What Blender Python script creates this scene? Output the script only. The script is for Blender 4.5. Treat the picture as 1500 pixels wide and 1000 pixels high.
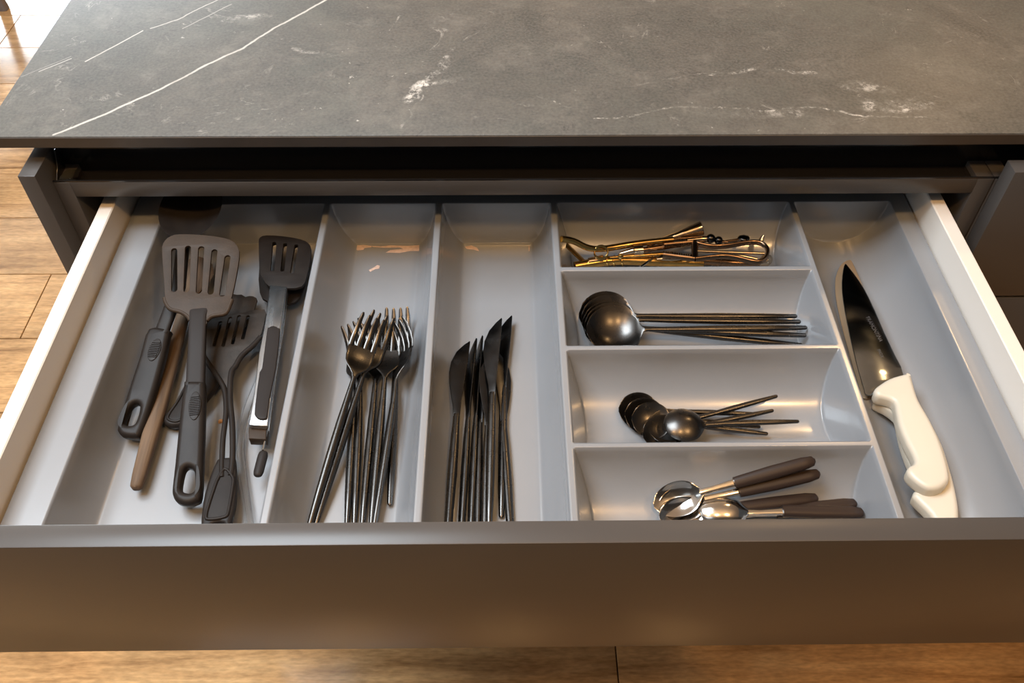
import bpy, bmesh, math, random
import numpy as np
from mathutils import Vector, Matrix

random.seed(7)
DEBUG = False
for o in list(bpy.data.objects): bpy.data.objects.remove(o)
scene = bpy.context.scene
COL = scene.collection

# ------------------------------------------------------------------ camera
ZO = 0.90                       # height of the drawer-front tops above the floor
FPX = 1290.249
CF = Vector((0.01041141, 0.66684807, -0.74512096))
CR = Vector((0.99992807, -0.01137997, 0.00378723))
CU = Vector((0.00595395, 0.7451068, 0.66691859))
CC = Vector((0.42663894, -0.67434548, 0.50048272 + ZO))
cam_data = bpy.data.cameras.new('camera'); cam = bpy.data.objects.new('camera', cam_data)
COL.objects.link(cam); scene.camera = cam
cam_data.sensor_width = 36; cam_data.lens = FPX / 1500 * 36
cam_data.clip_start = .02; cam_data.clip_end = 60
cam.matrix_world = Matrix(((CR.x, CU.x, -CF.x, CC.x), (CR.y, CU.y, -CF.y, CC.y), (CR.z, CU.z, -CF.z, CC.z), (0, 0, 0, 1)))

# ------------------------------------------------------------------ world, lights, exposure
world = bpy.data.worlds.new('world'); scene.world = world
world.use_nodes = True
bg = world.node_tree.nodes['Background']
bg.inputs[0].default_value = (.93, .96, 1.0, 1); bg.inputs[1].default_value = .08
scene.view_settings.view_transform = 'Standard'; scene.view_settings.look = 'None'
scene.view_settings.exposure = 0.08; scene.view_settings.gamma = 1; scene.view_settings.use_curve_mapping = False

def area(name, loc, target, size, sizey, energy, color, shape='RECTANGLE'):
    d = bpy.data.lights.new(name, 'AREA'); d.shape = shape; d.size = size; d.size_y = sizey
    d.energy = energy; d.color = color
    o = bpy.data.objects.new(name, d); COL.objects.link(o); o.location = loc
    o.rotation_euler = (Vector(target) - Vector(loc)).to_track_quat('-Z', 'Y').to_euler()
    return o
# daylight from a window on the left of the room, and from the window in the rear wall
area('window_daylight_left', (-2.9, -.6, 1.75), (.4, -.2, .8), 1.7, 1.3, 18, (.80, .91, 1.0))
area('window_daylight_rear', (-3.7, 6.02, 1.36), (-3.7, 0, 1.36), 3.0, 2.2, 420, (.84, .93, 1.0))
# cool ceiling panel left of the island, warm ceiling downlights in front of it
area('ceiling_panel', (-.50, -.05, 2.62), (-.50, -.05, 0), 1.1, 1.1, 78, (.80, .91, 1.0))
for lx, ly in ((-.35, -.95), (.45, -1.0), (1.25, -.95)):
    area('ceiling_downlight', (lx, ly, 2.55), (lx, ly, 0), .13, .13, 9.5, (1.0, .58, .24), 'DISK')
area('ceiling_downlight', (1.56, 1.20, 2.55), (1.56, 1.20, 0), .13, .13, 7, (1.0, .62, .28), 'DISK')
# added unseen warm area lights, reflected as gold bands in the black cutlery
for lx in (.15, 1.75): area('gold_band_fill', (lx, 3.5, 1.72), (lx, 0, 1.72), .9, .55, 11, (1.0, .60, .26))
# added unseen fill aimed upward, so the ceiling reflects warm and bright
area('ceiling_fill', (.5, -.75, 1.95), (.5, -.75, 3), 2.6, .5, 17, (1.0, .64, .33))

# ------------------------------------------------------------------ helpers
def ray(u, v): return (CF + CR * ((u - 750) / FPX) + CU * ((500 - v) / FPX))
def at(u, v, z):                # the point of the plane z (relative to the front tops) seen at a photo pixel
    d = ray(u, v); return CC + d * ((z + ZO - CC.z) / d.z)

def tag(o, label=None, cat=None, group=None, kind=None):
    if label: o['label'] = label
    if cat: o['category'] = cat
    if group: o['group'] = group
    if kind: o['kind'] = kind
    return o
def empty(name, loc=(0, 0, 0), label=None, cat=None, group=None):
    o = bpy.data.objects.new(name, None); COL.objects.link(o); o.location = loc; o.empty_display_size = .02
    return tag(o, label, cat, group)
def link(name, mesh, mat, parent=None):
    o = bpy.data.objects.new(name, mesh); COL.objects.link(o)
    if mat is not None:
        mesh.materials.clear(); mesh.materials.append(mat)
    if parent is not None: o.parent = parent
    return o
def finish(mesh, angle=35):
    mesh.polygons.foreach_set('use_smooth', [True] * len(mesh.polygons))
    mesh.set_sharp_from_angle(angle=math.radians(angle)); mesh.update(); return mesh
def from_bm(bm, name, angle=35):
    bmesh.ops.recalc_face_normals(bm, faces=bm.faces)
    m = bpy.data.meshes.new(name); bm.to_mesh(m); bm.free(); return finish(m, angle)
def box_bm(bm, lo, hi):
    vs = [bm.verts.new((x, y, z)) for x in (lo[0], hi[0]) for y in (lo[1], hi[1]) for z in (lo[2], hi[2])]
    for f in ((0, 1, 3, 2), (4, 6, 7, 5), (0, 4, 5, 1), (2, 3, 7, 6), (0, 2, 6, 4), (1, 5, 7, 3)): bm.faces.new([vs[i] for i in f])
    return vs
def box(name, lo, hi, mat, parent=None, bevel=.0008, seg=2):
    bm = bmesh.new(); box_bm(bm, lo, hi)
    if bevel: bmesh.ops.bevel(bm, geom=bm.edges[:], offset=bevel, segments=seg, affect='EDGES', profile=.5)
    return link(name, from_bm(bm, name), mat, parent)
def prism(name, pts, axis, a, b, mat, parent=None, angle=35):
    """pts: closed 2D outline, extruded along axis between a and b."""
    bm = bmesh.new(); r = []
    for t in (a, b):
        r.append([bm.verts.new({'x': (t, p[0], p[1]), 'y': (p[0], t, p[1]), 'z': (p[0], p[1], t)}[axis]) for p in pts])
    n = len(pts)
    for i in range(n): bm.faces.new((r[0][i], r[0][(i + 1) % n], r[1][(i + 1) % n], r[1][i]))
    bm.faces.new(r[0]); bm.faces.new(r[1][::-1])
    return link(name, from_bm(bm, name, angle), mat, parent)
def sgnp(c, k): return math.copysign(abs(c) ** k, c)
def loft_mesh(name, st, N=14, e=2.0, angle=50):
    """stations (y, half width, z, half thickness, cup[, x]) swept along +Y as a closed body."""
    bm = bmesh.new(); rings = []
    for s in st:
        y, w, z, t, c = s[:5]; x0 = s[5] if len(s) > 5 else 0
        ring = []
        for k in range(N):
            a = 2 * math.pi * k / N
            cx, sx = sgnp(math.cos(a), 2 / e), sgnp(math.sin(a), 2 / e)
            ring.append(bm.verts.new((x0 + w * cx, y, z + t * sx + c * cx * cx)))
        rings.append(ring)
    for A, B in zip(rings, rings[1:]):
        for k in range(N): bm.faces.new((A[k], A[(k + 1) % N], B[(k + 1) % N], B[k]))
    bm.faces.new(rings[0][::-1]); bm.faces.new(rings[-1])
    return from_bm(bm, name, angle)
def loft(name, st, mat, parent=None, N=14, e=2.0, angle=50): return link(name, loft_mesh(name, st, N, e, angle), mat, parent)
def catmull(pts, n=4, closed=False):
    P = [Vector(p) for p in pts]; out = []; m = len(P)
    rng = m if closed else m - 1
    for i in range(rng):
        p1, p2 = P[i], P[(i + 1) % m]
        p0 = P[(i - 1) % m] if (closed or i > 0) else p1
        p3 = P[(i + 2) % m] if (closed or i + 2 < m) else p2
        for k in range(n):
            t = k / n
            out.append(.5 * ((2 * p1) + (p2 - p0) * t + (2 * p0 - 5 * p1 + 4 * p2 - p3) * t * t + (3 * p1 - p0 - 3 * p2 + p3) * t ** 3))
    if not closed: out.append(P[-1])
    return out
def tube(name, pts, r, mat, parent=None, N=8, sub=5, flat=1.0):
    """a round wire through 3D points; r number or list of radii."""
    P = catmull(pts, sub) if sub > 1 else [Vector(p) for p in pts]
    R = [r] * len(P) if not isinstance(r, (list, tuple)) else list(np.interp(np.linspace(0, 1, len(P)), np.linspace(0, 1, len(r)), r))
    bm = bmesh.new(); rings = []; up = Vector((0, 0, 1))
    for i, p in enumerate(P):
        d = (P[min(i + 1, len(P) - 1)] - P[max(i - 1, 0)]).normalized()
        s = d.cross(up)
        s = s.normalized() if s.length > 1e-4 else Vector((1, 0, 0))
        n = s.cross(d).normalized()
        rings.append([bm.verts.new(p + s * (R[i] * math.cos(2 * math.pi * k / N)) + n * (R[i] * flat * math.sin(2 * math.pi * k / N))) for k in range(N)])
    for A, B in zip(rings, rings[1:]):
        for k in range(N): bm.faces.new((A[k], A[(k + 1) % N], B[(k + 1) % N], B[k]))
    bm.faces.new(rings[0][::-1]); bm.faces.new(rings[-1])
    return link(name, from_bm(bm, name, 50), mat, parent)
def shape2d(name, loops, thick, bevel, mat, parent=None, z=0.0, smooth=3, res=2, angle=40):
    """flat body with holes: first loop the outline, the others holes; thickness about local z."""
    cu = bpy.data.curves.new(name, 'CURVE'); cu.dimensions = '2D'; cu.fill_mode = 'BOTH'
    cu.extrude = max(thick / 2 - bevel, 0); cu.bevel_depth = bevel; cu.bevel_resolution = res; cu.offset = -bevel
    for i, lp in enumerate(loops):
        P = catmull([(p[0], p[1], 0) for p in lp], smooth, True) if smooth > 1 else [Vector((p[0], p[1], 0)) for p in lp]
        ar = sum(P[k].x * P[(k + 1) % len(P)].y - P[(k + 1) % len(P)].x * P[k].y for k in range(len(P)))
        if (ar > 0) != (i == 0): P = P[::-1]
        sp = cu.splines.new('POLY'); sp.points.add(len(P) - 1)
        for q, p in zip(sp.points, P): q.co = (p.x, p.y, 0, 1)
        sp.use_cyclic_u = True
    o = bpy.data.objects.new('tmp', cu); COL.objects.link(o)
    dg = bpy.context.evaluated_depsgraph_get()
    m = bpy.data.meshes.new_from_object(o.evaluated_get(dg))
    bpy.data.objects.remove(o); bpy.data.curves.remove(cu)
    bm = bmesh.new(); bm.from_mesh(m); bpy.data.meshes.remove(m)
    bmesh.ops.remove_doubles(bm, verts=bm.verts, dist=2e-6)
    for v in bm.verts: v.co.z += z
    return link(name, from_bm(bm, name, angle), mat, parent)

FRAMES = {}
class Frame:
    """a resting plane of a thing: local +Y runs from A to B, local +Z is its upper face."""
    def __init__(s, A, B, roll=0.0):
        s.o = A.copy(); s.roll = roll; s.y = (B - A).normalized()
        x = s.y.cross(Vector((0, 0, 1))).normalized(); n = x.cross(s.y)
        s.x = x * math.cos(roll) + n * math.sin(roll); s.n = s.x.cross(s.y); s.len = (B - A).length
    def root(s, name, label, cat, group=None):
        o = empty(name, (0, 0, 0), label, cat, group)
        o.matrix_world = Matrix(((s.x.x, s.y.x, s.n.x, s.o.x), (s.x.y, s.y.y, s.n.y, s.o.y), (s.x.z, s.y.z, s.n.z, s.o.z), (0, 0, 0, 1)))
        FRAMES[o.name] = s
        return o
    def loc(s, P):
        d = P - s.o; return Vector((d.dot(s.x), d.dot(s.y), d.dot(s.n)))
    def px(s, u, v, z=0.0):
        d = ray(u, v); o = s.o + s.n * z
        return s.loc(CC + d * ((o - CC).dot(s.n) / d.dot(s.n)))
    def tr(s, pts, z=0.0): return [tuple(s.px(u, v, z)[:2]) for u, v in pts]
def catm2(px): return [(p.x, p.y) for p in catmull([(u, v, 0) for u, v in px], 2, True)]
def zoomed(ox, oy, k): return lambda pts: [(ox + x / k, oy + y / k) for x, y in pts]

# ------------------------------------------------------------------ materials
def mat(name, base=(.5, .5, .5), rough=.5, metal=0.0, spec=.5, coat=0.0, coatr=.1, noise=0.0, nscale=40, var=None, bump=0.0, bscale=200, trans=0.0, ior=1.5, rvar=0.0, stretch=None):
    m = bpy.data.materials.new(name); m.use_nodes = True
    nt = m.node_tree; b = nt.nodes['Principled BSDF']
    b.inputs['Base Color'].default_value = (*base, 1); b.inputs['Roughness'].default_value = rough
    b.inputs['Metallic'].default_value = metal; b.inputs['Specular IOR Level'].default_value = spec
    b.inputs['Coat Weight'].default_value = coat; b.inputs['Coat Roughness'].default_value = coatr
    b.inputs['Transmission Weight'].default_value = trans; b.inputs['IOR'].default_value = ior
    tc = nt.nodes.new('ShaderNodeTexCoord'); src = tc.outputs['Object']
    if stretch:
        mp = nt.nodes.new('ShaderNodeMapping'); mp.inputs['Scale'].default_value = stretch
        nt.links.new(src, mp.inputs[0]); src = mp.outputs[0]
    if noise or rvar:
        n = nt.nodes.new('ShaderNodeTexNoise'); n.inputs['Scale'].default_value = nscale; n.inputs['Detail'].default_value = 6
        nt.links.new(src, n.inputs['Vector'])
    if noise:
        mx = nt.nodes.new('ShaderNodeMix'); mx.data_type = 'RGBA'
        v = var if var else tuple(c * .6 for c in base)
        r = nt.nodes.new('ShaderNodeMapRange'); r.inputs[1].default_value = .35; r.inputs[2].default_value = .7; r.inputs[4].default_value = noise
        nt.links.new(n.outputs[0], r.inputs[0]); nt.links.new(r.outputs[0], mx.inputs[0])
        mx.inputs[6].default_value = (*base, 1); mx.inputs[7].default_value = (*v, 1)
        nt.links.new(mx.outputs[2], b.inputs['Base Color'])
    if rvar:
        r2 = nt.nodes.new('ShaderNodeMapRange'); r2.inputs[1].default_value = .3; r2.inputs[2].default_value = .7
        r2.inputs[3].default_value = rough - rvar; r2.inputs[4].default_value = rough + rvar
        nt.links.new(n.outputs[0], r2.inputs[0]); nt.links.new(r2.outputs[0], b.inputs['Roughness'])
    if bump:
        nb = nt.nodes.new('ShaderNodeTexNoise'); nb.inputs['Scale'].default_value = bscale; nb.inputs['Detail'].default_value = 4
        nt.links.new(src, nb.inputs['Vector'])
        bp = nt.nodes.new('ShaderNodeBump'); bp.inputs['Strength'].default_value = bump; bp.inputs['Distance'].default_value = .001
        nt.links.new(nb.outputs[0], bp.inputs['Height']); nt.links.new(bp.outputs[0], b.inputs['Normal'])
    return m

M = {}
M['lacquer'] = mat('taupe_lacquer', (.058, .053, .050), .32, spec=.34, noise=.3, nscale=9, var=(.046, .040, .036), bump=.02, bscale=600)
M['edge'] = mat('dark_slab_edge', (.040, .034, .030), .38, noise=.4, nscale=60)
M['gola'] = mat('black_gloss_profile', (.012, .011, .011), .16, spec=.5, rvar=.05, nscale=12)
M['carcass'] = mat('dark_board', (.05, .043, .038), .5)
M['steel_side'] = mat('white_coated_steel', (.64, .60, .55), .38, bump=.02, bscale=900)
M['drawer_base'] = mat('grey_board', (.30, .30, .30), .5)
M['tray'] = mat('grey_plastic', (.205, .217, .234), .27, spec=.9, coat=.5, coatr=.14, noise=.25, nscale=14, var=(.185, .195, .21), bump=.03, bscale=420)
M['black'] = mat('black_satin_metal', (.080, .075, .071), .28, metal=1.0, noise=.4, nscale=60, var=(.055, .052, .049), rvar=.05)
M['blade_black'] = mat('black_blade_metal', (.040, .038, .037), .24, metal=1.0, rvar=.05, nscale=80)
M['nylon'] = mat('black_nylon', (.013, .0105, .0095), .44, spec=.14, noise=.5, nscale=70, var=(.022, .018, .015), bump=.05, bscale=700)
M['nylon_worn'] = mat('worn_brown_nylon', (.040, .027, .018), .5, spec=.14, noise=.8, nscale=55, var=(.026, .019, .014), bump=.15, bscale=500)
M['nylon_ash'] = mat('worn_ashy_nylon', (.034, .028, .024), .5, spec=.2, noise=.8, nscale=60, var=(.014, .013, .012), bump=.2, bscale=420)
M['rubber'] = mat('charcoal_rubber', (.019, .016, .015), .5, spec=.12, bump=.05, bscale=900)
M['steel'] = mat('brushed_steel', (.52, .53, .54), .26, metal=1.0, noise=.15, nscale=200, rvar=.04, stretch=(1, .1, 1))
M['polished'] = mat('polished_steel', (.60, .57, .53), .13, metal=1.0, rvar=.05, nscale=120)
M['knife_steel'] = mat('knife_steel', (.30, .325, .345), .12, metal=1.0, noise=.5, nscale=90, var=(.24, .26, .275), rvar=.015)
M['knife_edge'] = mat('warm_knife_steel', (.36, .26, .165), .42, metal=.45, rvar=.05)
M['etch'] = mat('etched_grey', (.10, .10, .105), .5, metal=.6)
M['white_plastic'] = mat('ivory_plastic', (.52, .49, .42), .40, spec=.5, bump=.03, bscale=800)
M['gold'] = mat('polished_gold', (.55, .35, .11), .22, metal=1.0, noise=.7, nscale=90, var=(.28, .17, .06), rvar=.06)
M['bronze'] = mat('dark_bronze', (.24, .15, .09), .24, metal=1.0, noise=.5, nscale=90, var=(.17, .11, .07), rvar=.06)
M['palegold'] = mat('pale_bronze', (.55, .43, .30), .2, metal=1.0, rvar=.06)
M['darkwood'] = mat('dark_brown_handle', (.022, .014, .011), .44, spec=.2, noise=.6, nscale=50, var=(.034, .023, .018), stretch=(1, .08, 1))
M['wood'] = mat('worn_beech', (.125, .083, .052), .62, spec=.2, noise=1.0, nscale=220, var=(.055, .036, .024), stretch=(1, .06, 1), bump=.3, bscale=300)
M['clear'] = mat('clear_plastic', (.95, .96, .96), .05, trans=1.0, ior=1.45)
M['residue'] = mat('peeled_sticker_paper', (.62, .47, .40), .7, noise=.6, nscale=300)
M['crumb'] = mat('crumb', (.45, .22, .08), .8)
M['wall'] = mat('beige_wall', (.55, .48, .40), .8)
M['ceiling'] = mat('cream_ceiling', (.78, .73, .66), .8)
M['stool'] = mat('grey_brown_metal', (.16, .13, .115), .45)
M['joint'] = mat('floor_joint', (.10, .055, .03), .8)

def plank_material():
    m = bpy.data.materials.new('oak_plank'); m.use_nodes = True; nt = m.node_tree; N = nt.nodes; L = nt.links
    b = N['Principled BSDF']; tc = N.new('ShaderNodeTexCoord'); oi = N.new('ShaderNodeObjectInfo')
    sc = N.new('ShaderNodeVectorMath'); sc.operation = 'SCALE'; sc.inputs[3].default_value = 1
    ad = N.new('ShaderNodeVectorMath'); ad.operation = 'ADD'
    cm = N.new('ShaderNodeMath'); cm.operation = 'MULTIPLY'; cm.inputs[1].default_value = 37.0; L.new(oi.outputs['Random'], cm.inputs[0])
    L.new(tc.outputs['Object'], ad.inputs[0]); L.new(cm.outputs[0], ad.inputs[1])
    mp = N.new('ShaderNodeMapping'); mp.inputs['Scale'].default_value = (2.2, 26, 26); L.new(ad.outputs[0], mp.inputs[0])
    n1 = N.new('ShaderNodeTexNoise'); n1.inputs['Scale'].default_value = 1.6; n1.inputs['Detail'].default_value = 9; n1.inputs['Roughness'].default_value = .62; n1.inputs['Distortion'].default_value = .6
    L.new(mp.outputs[0], n1.inputs['Vector'])
    n2 = N.new('ShaderNodeTexNoise'); n2.inputs['Scale'].default_value = 7; n2.inputs['Detail'].default_value = 5; L.new(ad.outputs[0], n2.inputs['Vector'])
    mp2 = N.new('ShaderNodeMapping'); mp2.inputs['Scale'].default_value = (60, 220, 60); L.new(ad.outputs[0], mp2.inputs[0])
    n3 = N.new('ShaderNodeTexNoise'); n3.inputs['Scale'].default_value = 1; n3.inputs['Detail'].default_value = 3; L.new(mp2.outputs[0], n3.inputs['Vector'])
    r1 = N.new('ShaderNodeValToRGB'); cr = r1.color_ramp
    cr.elements[0].position = .28; cr.elements[0].color = (.27, .135, .052, 1)
    cr.elements[1].position = .72; cr.elements[1].color = (.70, .43, .20, 1)
    e = cr.elements.new(.47); e.color = (.53, .30, .128, 1)
    L.new(n1.outputs[0], r1.inputs[0])
    mx = N.new('ShaderNodeMix'); mx.data_type = 'RGBA'; mx.blend_type = 'MULTIPLY'; mx.inputs[0].default_value = .8
    r2 = N.new('ShaderNodeMapRange'); r2.inputs[1].default_value = .3; r2.inputs[2].default_value = .75; r2.inputs[3].default_value = .62; r2.inputs[4].default_value = 1.22
    L.new(n2.outputs[0], r2.inputs[0]); L.new(r1.outputs[0], mx.inputs[6]); L.new(r2.outputs[0], mx.inputs[7])
    mx3 = N.new('ShaderNodeMix'); mx3.data_type = 'RGBA'; mx3.blend_type = 'MULTIPLY'; mx3.inputs[0].default_value = .8
    r4 = N.new('ShaderNodeMapRange'); r4.inputs[1].default_value = .3; r4.inputs[2].default_value = .65; r4.inputs[3].default_value = .72; r4.inputs[4].default_value = 1.1
    L.new(n3.outputs[0], r4.inputs[0]); L.new(mx.outputs[2], mx3.inputs[6]); L.new(r4.outputs[0], mx3.inputs[7])
    mx2 = N.new('ShaderNodeMix'); mx2.data_type = 'RGBA'; mx2.blend_type = 'MULTIPLY'; mx2.inputs[0].default_value = 1
    r3 = N.new('ShaderNodeMapRange'); r3.inputs[3].default_value = .85; r3.inputs[4].default_value = 1.15; L.new(oi.outputs['Random'], r3.inputs[0])
    L.new(mx3.outputs[2], mx2.inputs[6]); L.new(r3.outputs[0], mx2.inputs[7]); L.new(mx2.outputs[2], b.inputs['Base Color'])
    b.inputs['Roughness'].default_value = .14; b.inputs['Specular IOR Level'].default_value = .5
    bp = N.new('ShaderNodeBump'); bp.inputs['Strength'].default_value = .02; bp.inputs['Distance'].default_value = .001
    L.new(n1.outputs[0], bp.inputs['Height']); L.new(bp.outputs[0], b.inputs['Normal'])
    return m
M['plank'] = plank_material()

def stone_material():
    """dark grey-brown stone: clouds, speckle, fine broken veins, and the long white veins of this slab (slab coordinates)."""
    m = bpy.data.materials.new('dark_veined_stone'); m.use_nodes = True; nt = m.node_tree; N = nt.nodes; L = nt.links
    b = N['Principled BSDF']; tc = N.new('ShaderNodeTexCoord'); P0 = tc.outputs['Object']
    def noise(scale, detail=6, rough=.6, src=P0, dist=0):
        n = N.new('ShaderNodeTexNoise'); n.inputs['Scale'].default_value = scale; n.inputs['Detail'].default_value = detail
        n.inputs['Roughness'].default_value = rough; n.inputs['Distortion'].default_value = dist; L.new(src, n.inputs['Vector']); return n
    def rng(src, a, c, lo, hi):
        r = N.new('ShaderNodeMapRange'); r.inputs[1].default_value = a; r.inputs[2].default_value = c; r.inputs[3].default_value = lo; r.inputs[4].default_value = hi
        L.new(src, r.inputs[0]); return r.outputs[0]
    def math_(op, a, c):
        n = N.new('ShaderNodeMath'); n.operation = op
        for i, q in enumerate((a, c)):
            if isinstance(q, (int, float)): n.inputs[i].default_value = q
            else: L.new(q, n.inputs[i])
        return n.outputs[0]
    def mix(f, a, c, mode='MIX'):
        x = N.new('ShaderNodeMix'); x.data_type = 'RGBA'; x.blend_type = mode
        if isinstance(f, (int, float)): x.inputs[0].default_value = f
        else: L.new(f, x.inputs[0])
        for i, q in ((6, a), (7, c)):
            if isinstance(q, tuple): x.inputs[i].default_value = (*q, 1)
            else: L.new(q, x.inputs[i])
        return x.outputs[2]
    cloud = noise(9, 7, .65, dist=.8).outputs[0]; fine = noise(48, 9, .72).outputs[0]; grain = noise(330, 4, .6).outputs[0]
    col = mix(rng(cloud, .34, .66, 0, 1), (.040, .041, .036), (.100, .090, .075))
    hue = noise(4.5, 4, .6).outputs[0]
    col = mix(rng(hue, .40, .62, 0, .5), col, (.066, .074, .066))
    blot = noise(22, 8, .7, dist=.5).outputs[0]
    col = mix(rng(blot, .52, .70, 0, .55), col, (.165, .150, .128))
    col = mix(rng(fine, .36, .66, 0, .75), col, (.046, .043, .039))
    col = mix(rng(grain, .35, .7, 0, .35), col, (.16, .148, .13))
    # fine broken pale veins and dark hairlines
    vn = noise(9, 8, .6, dist=1.2).outputs[0]
    ridge = rng(math_('ABSOLUTE', math_('SUBTRACT', vn, .5), 0), 0, .012, 1, 0)
    gate = rng(noise(12, 3).outputs[0], .50, .62, 0, 1)
    speck = rng(fine, .50, .60, 0, 1)
    col = mix(math_('MULTIPLY', math_('MULTIPLY', ridge, gate), math_('MULTIPLY', speck, .35)), col, (.42, .39, .34))
    vd = noise(15, 8, .6, dist=1.0).outputs[0]
    rd = rng(math_('ABSOLUTE', math_('SUBTRACT', vd, .47), 0), 0, .006, .8, 0)
    col = mix(math_('MULTIPLY', rd, rng(noise(16, 3).outputs[0], .56, .62, 0, 1)), col, (.03, .028, .026))
    # flecks
    fl = rng(noise(110, 5, .7).outputs[0], .66, .71, 0, .7)
    col = mix(math_('MULTIPLY', fl, rng(cloud, .5, .6, 0, 1)), col, (.5, .47, .42))
    # long veins
    wob = noise(26, 4, .6)
    wv = N.new('ShaderNodeVectorMath'); wv.operation = 'SUBTRACT'; L.new(wob.outputs['Color'], wv.inputs[0]); wv.inputs[1].default_value = (.5, .5, .5)
    def seg(A, B, w, jit):
        ws = N.new('ShaderNodeVectorMath'); ws.operation = 'SCALE'; ws.inputs[3].default_value = jit; L.new(wv.outputs[0], ws.inputs[0])
        a = N.new('ShaderNodeVectorMath'); a.operation = 'ADD'; L.new(P0, a.inputs[0]); L.new(ws.outputs[0], a.inputs[1])
        s = N.new('ShaderNodeVectorMath'); s.operation = 'MULTIPLY_ADD'; L.new(a.outputs[0], s.inputs[0]); s.inputs[1].default_value = (1, 1, 0); s.inputs[2].default_value = (-A[0], -A[1], 0)
        bx, by = B[0] - A[0], B[1] - A[1]; l2 = bx * bx + by * by
        d = N.new('ShaderNodeVectorMath'); d.operation = 'DOT_PRODUCT'; L.new(s.outputs[0], d.inputs[0]); d.inputs[1].default_value = (bx / l2, by / l2, 0)
        cl = N.new('ShaderNodeClamp'); L.new(d.outputs['Value'], cl.inputs[0])
        pr = N.new('ShaderNodeVectorMath'); pr.operation = 'SCALE'; pr.inputs[0].default_value = (-bx, -by, 0); L.new(cl.outputs[0], pr.inputs[3])
        q = N.new('ShaderNodeVectorMath'); q.operation = 'ADD'; L.new(s.outputs[0], q.inputs[0]); L.new(pr.outputs[0], q.inputs[1])
        ln = N.new('ShaderNodeVectorMath'); ln.operation = 'LENGTH'; L.new(q.outputs[0], ln.inputs[0])
        return rng(ln.outputs['Value'], w * .45, w, 1, 0)
    def poly(pts, w, jit):
        o = None
        for A, B in zip(pts, pts[1:]):
            k = seg(A, B, w, jit); o = k if o is None else math_('MAXIMUM', o, k)
        return o
    main = poly([(.022, .001), (.056, .030), (.106, .084), (.149, .134), (.163, .149), (.188, .188), (.204, .208), (.237, .252), (.31, .35)], .0017, .007)
    sec = poly([(.012, .125), (.053, .184)], .0011, .003)
    sec2 = poly([(.060, .188), (.082, .207), (.118, .251), (.17, .32)], .0010, .008)
    thin = poly([(-.028, .106), (-.004, .130)], .0008, .003)
    thin2 = poly([(-.042, .097), (-.006, .134)], .0006, .004)
    thin3 = poly([(.093, .189), (.134, .241)], .0008, .004)
    white = (.42, .395, .355)
    for k, s in ((main, .9), (sec, .85), (sec2, .7), (thin, .75), (thin2, .35), (thin3, .5)):
        col = mix(math_('MULTIPLY', k, math_('MULTIPLY', rng(fine, .25, .5, .55, 1), s)), col, white)
    # crusty white growth to the right and in the middle
    crust = math_('MULTIPLY', rng(fine, .47, .58, .15, 1), rng(noise(150, 6, .75).outputs[0], .44, .58, 0, 1))
    for pts, w, jit, s in (
            ([(.51, .020), (.55, .026), (.578, .038), (.636, .041), (.68, .036), (.72, .040), (.76, .026), (.83, .022)], .0016, .018, .75),
            ([(.775, .046), (.80, .042), (.825, .047)], .014, .03, .8), ([(.765, .075), (.80, .070)], .010, .03, .5), ([(.355, .085), (.375, .13)], .006, .03, .5), ([(.31, .185), (.318, .215)], .0012, .01, .6), ([(.135, .205), (.165, .215)], .008, .03, .5), ([(.336, .055), (.352, .084)], .009, .03, .9), ([(.351, .080), (.385, .092)], .004, .02, .6),
            ([(.336, .012), (.352, .062)], .0012, .02, .5), ([(.635, .098), (.66, .102), (.68, .108)], .003, .02, .6), ([(.70, .106), (.735, .098)], .003, .02, .6),
            ([(.56, .082), (.64, .104)], .0012, .018, .35), ([(.46, .062), (.50, .035)], .0012, .01, .5), ([(.22, .150), (.27, .13)], .004, .03, .3), ([(.60, .036), (.70, .028)], .010, .03, .3)):
        col = mix(math_('MULTIPLY', poly(pts, w, jit), math_('MULTIPLY', crust, s)), col, (.50, .47, .42))
    L.new(col, b.inputs['Base Color'])
    b.inputs['Roughness'].default_value = .42; b.inputs['Specular IOR Level'].default_value = .45
    bp = N.new('ShaderNodeBump'); bp.inputs['Strength'].default_value = .10; bp.inputs['Distance'].default_value = .001
    L.new(fine, bp.inputs['Height']); L.new(bp.outputs[0], b.inputs['Normal'])
    return m
M['stone'] = stone_material()

# ------------------------------------------------------------------ the setting
floor = box('floor', (-6.0, -2.2, -.06), (3.6, 6.1, -.008), M['joint'], None, 0); tag(floor, 'oak wood plank floor around the kitchen island', None, None, 'structure')
PW, PL = .198, 1.2
bm = bmesh.new(); box_bm(bm, (0, 0, -.012), (PL - .0022, PW - .0022, 0)); bmesh.ops.bevel(bm, geom=[e for e in bm.edges if all(v.co.z > -.001 for v in e.verts)], offset=.0009, segments=1, affect='EDGES')
plank_mesh = from_bm(bm, 'plank'); plank_mesh.materials.append(M['plank'])
y0 = .5974
for r in range(-14, 13):
    y = y0 + r * PW
    if y < -2.2 or y + PW > 3.3: continue
    off = {0: -.603, 1: -.15, -1: -1.05, 2: -.9, -2: -.33, -3: -.75, -4: .6083}.get(r, (r * .417) % 1.2)
    k = -6
    while True:
        x = off + k * PL; k += 1
        if x > 3.6 - PL: break
        if x < -4: continue
        o = bpy.data.objects.new('plank', plank_mesh); COL.objects.link(o); o.parent = floor; o.location = (x, y, 0)

cl = box('ceiling', (-2.6, -2.2, 2.645), (3.6, 1.42, 2.74), M['ceiling'], None, 0); tag(cl, None, None, None, 'structure')
box('ceiling_panel', (-6.0, 1.43, 2.82), (3.6, 6.1, 2.92), M['ceiling'], cl, 0)
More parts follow.
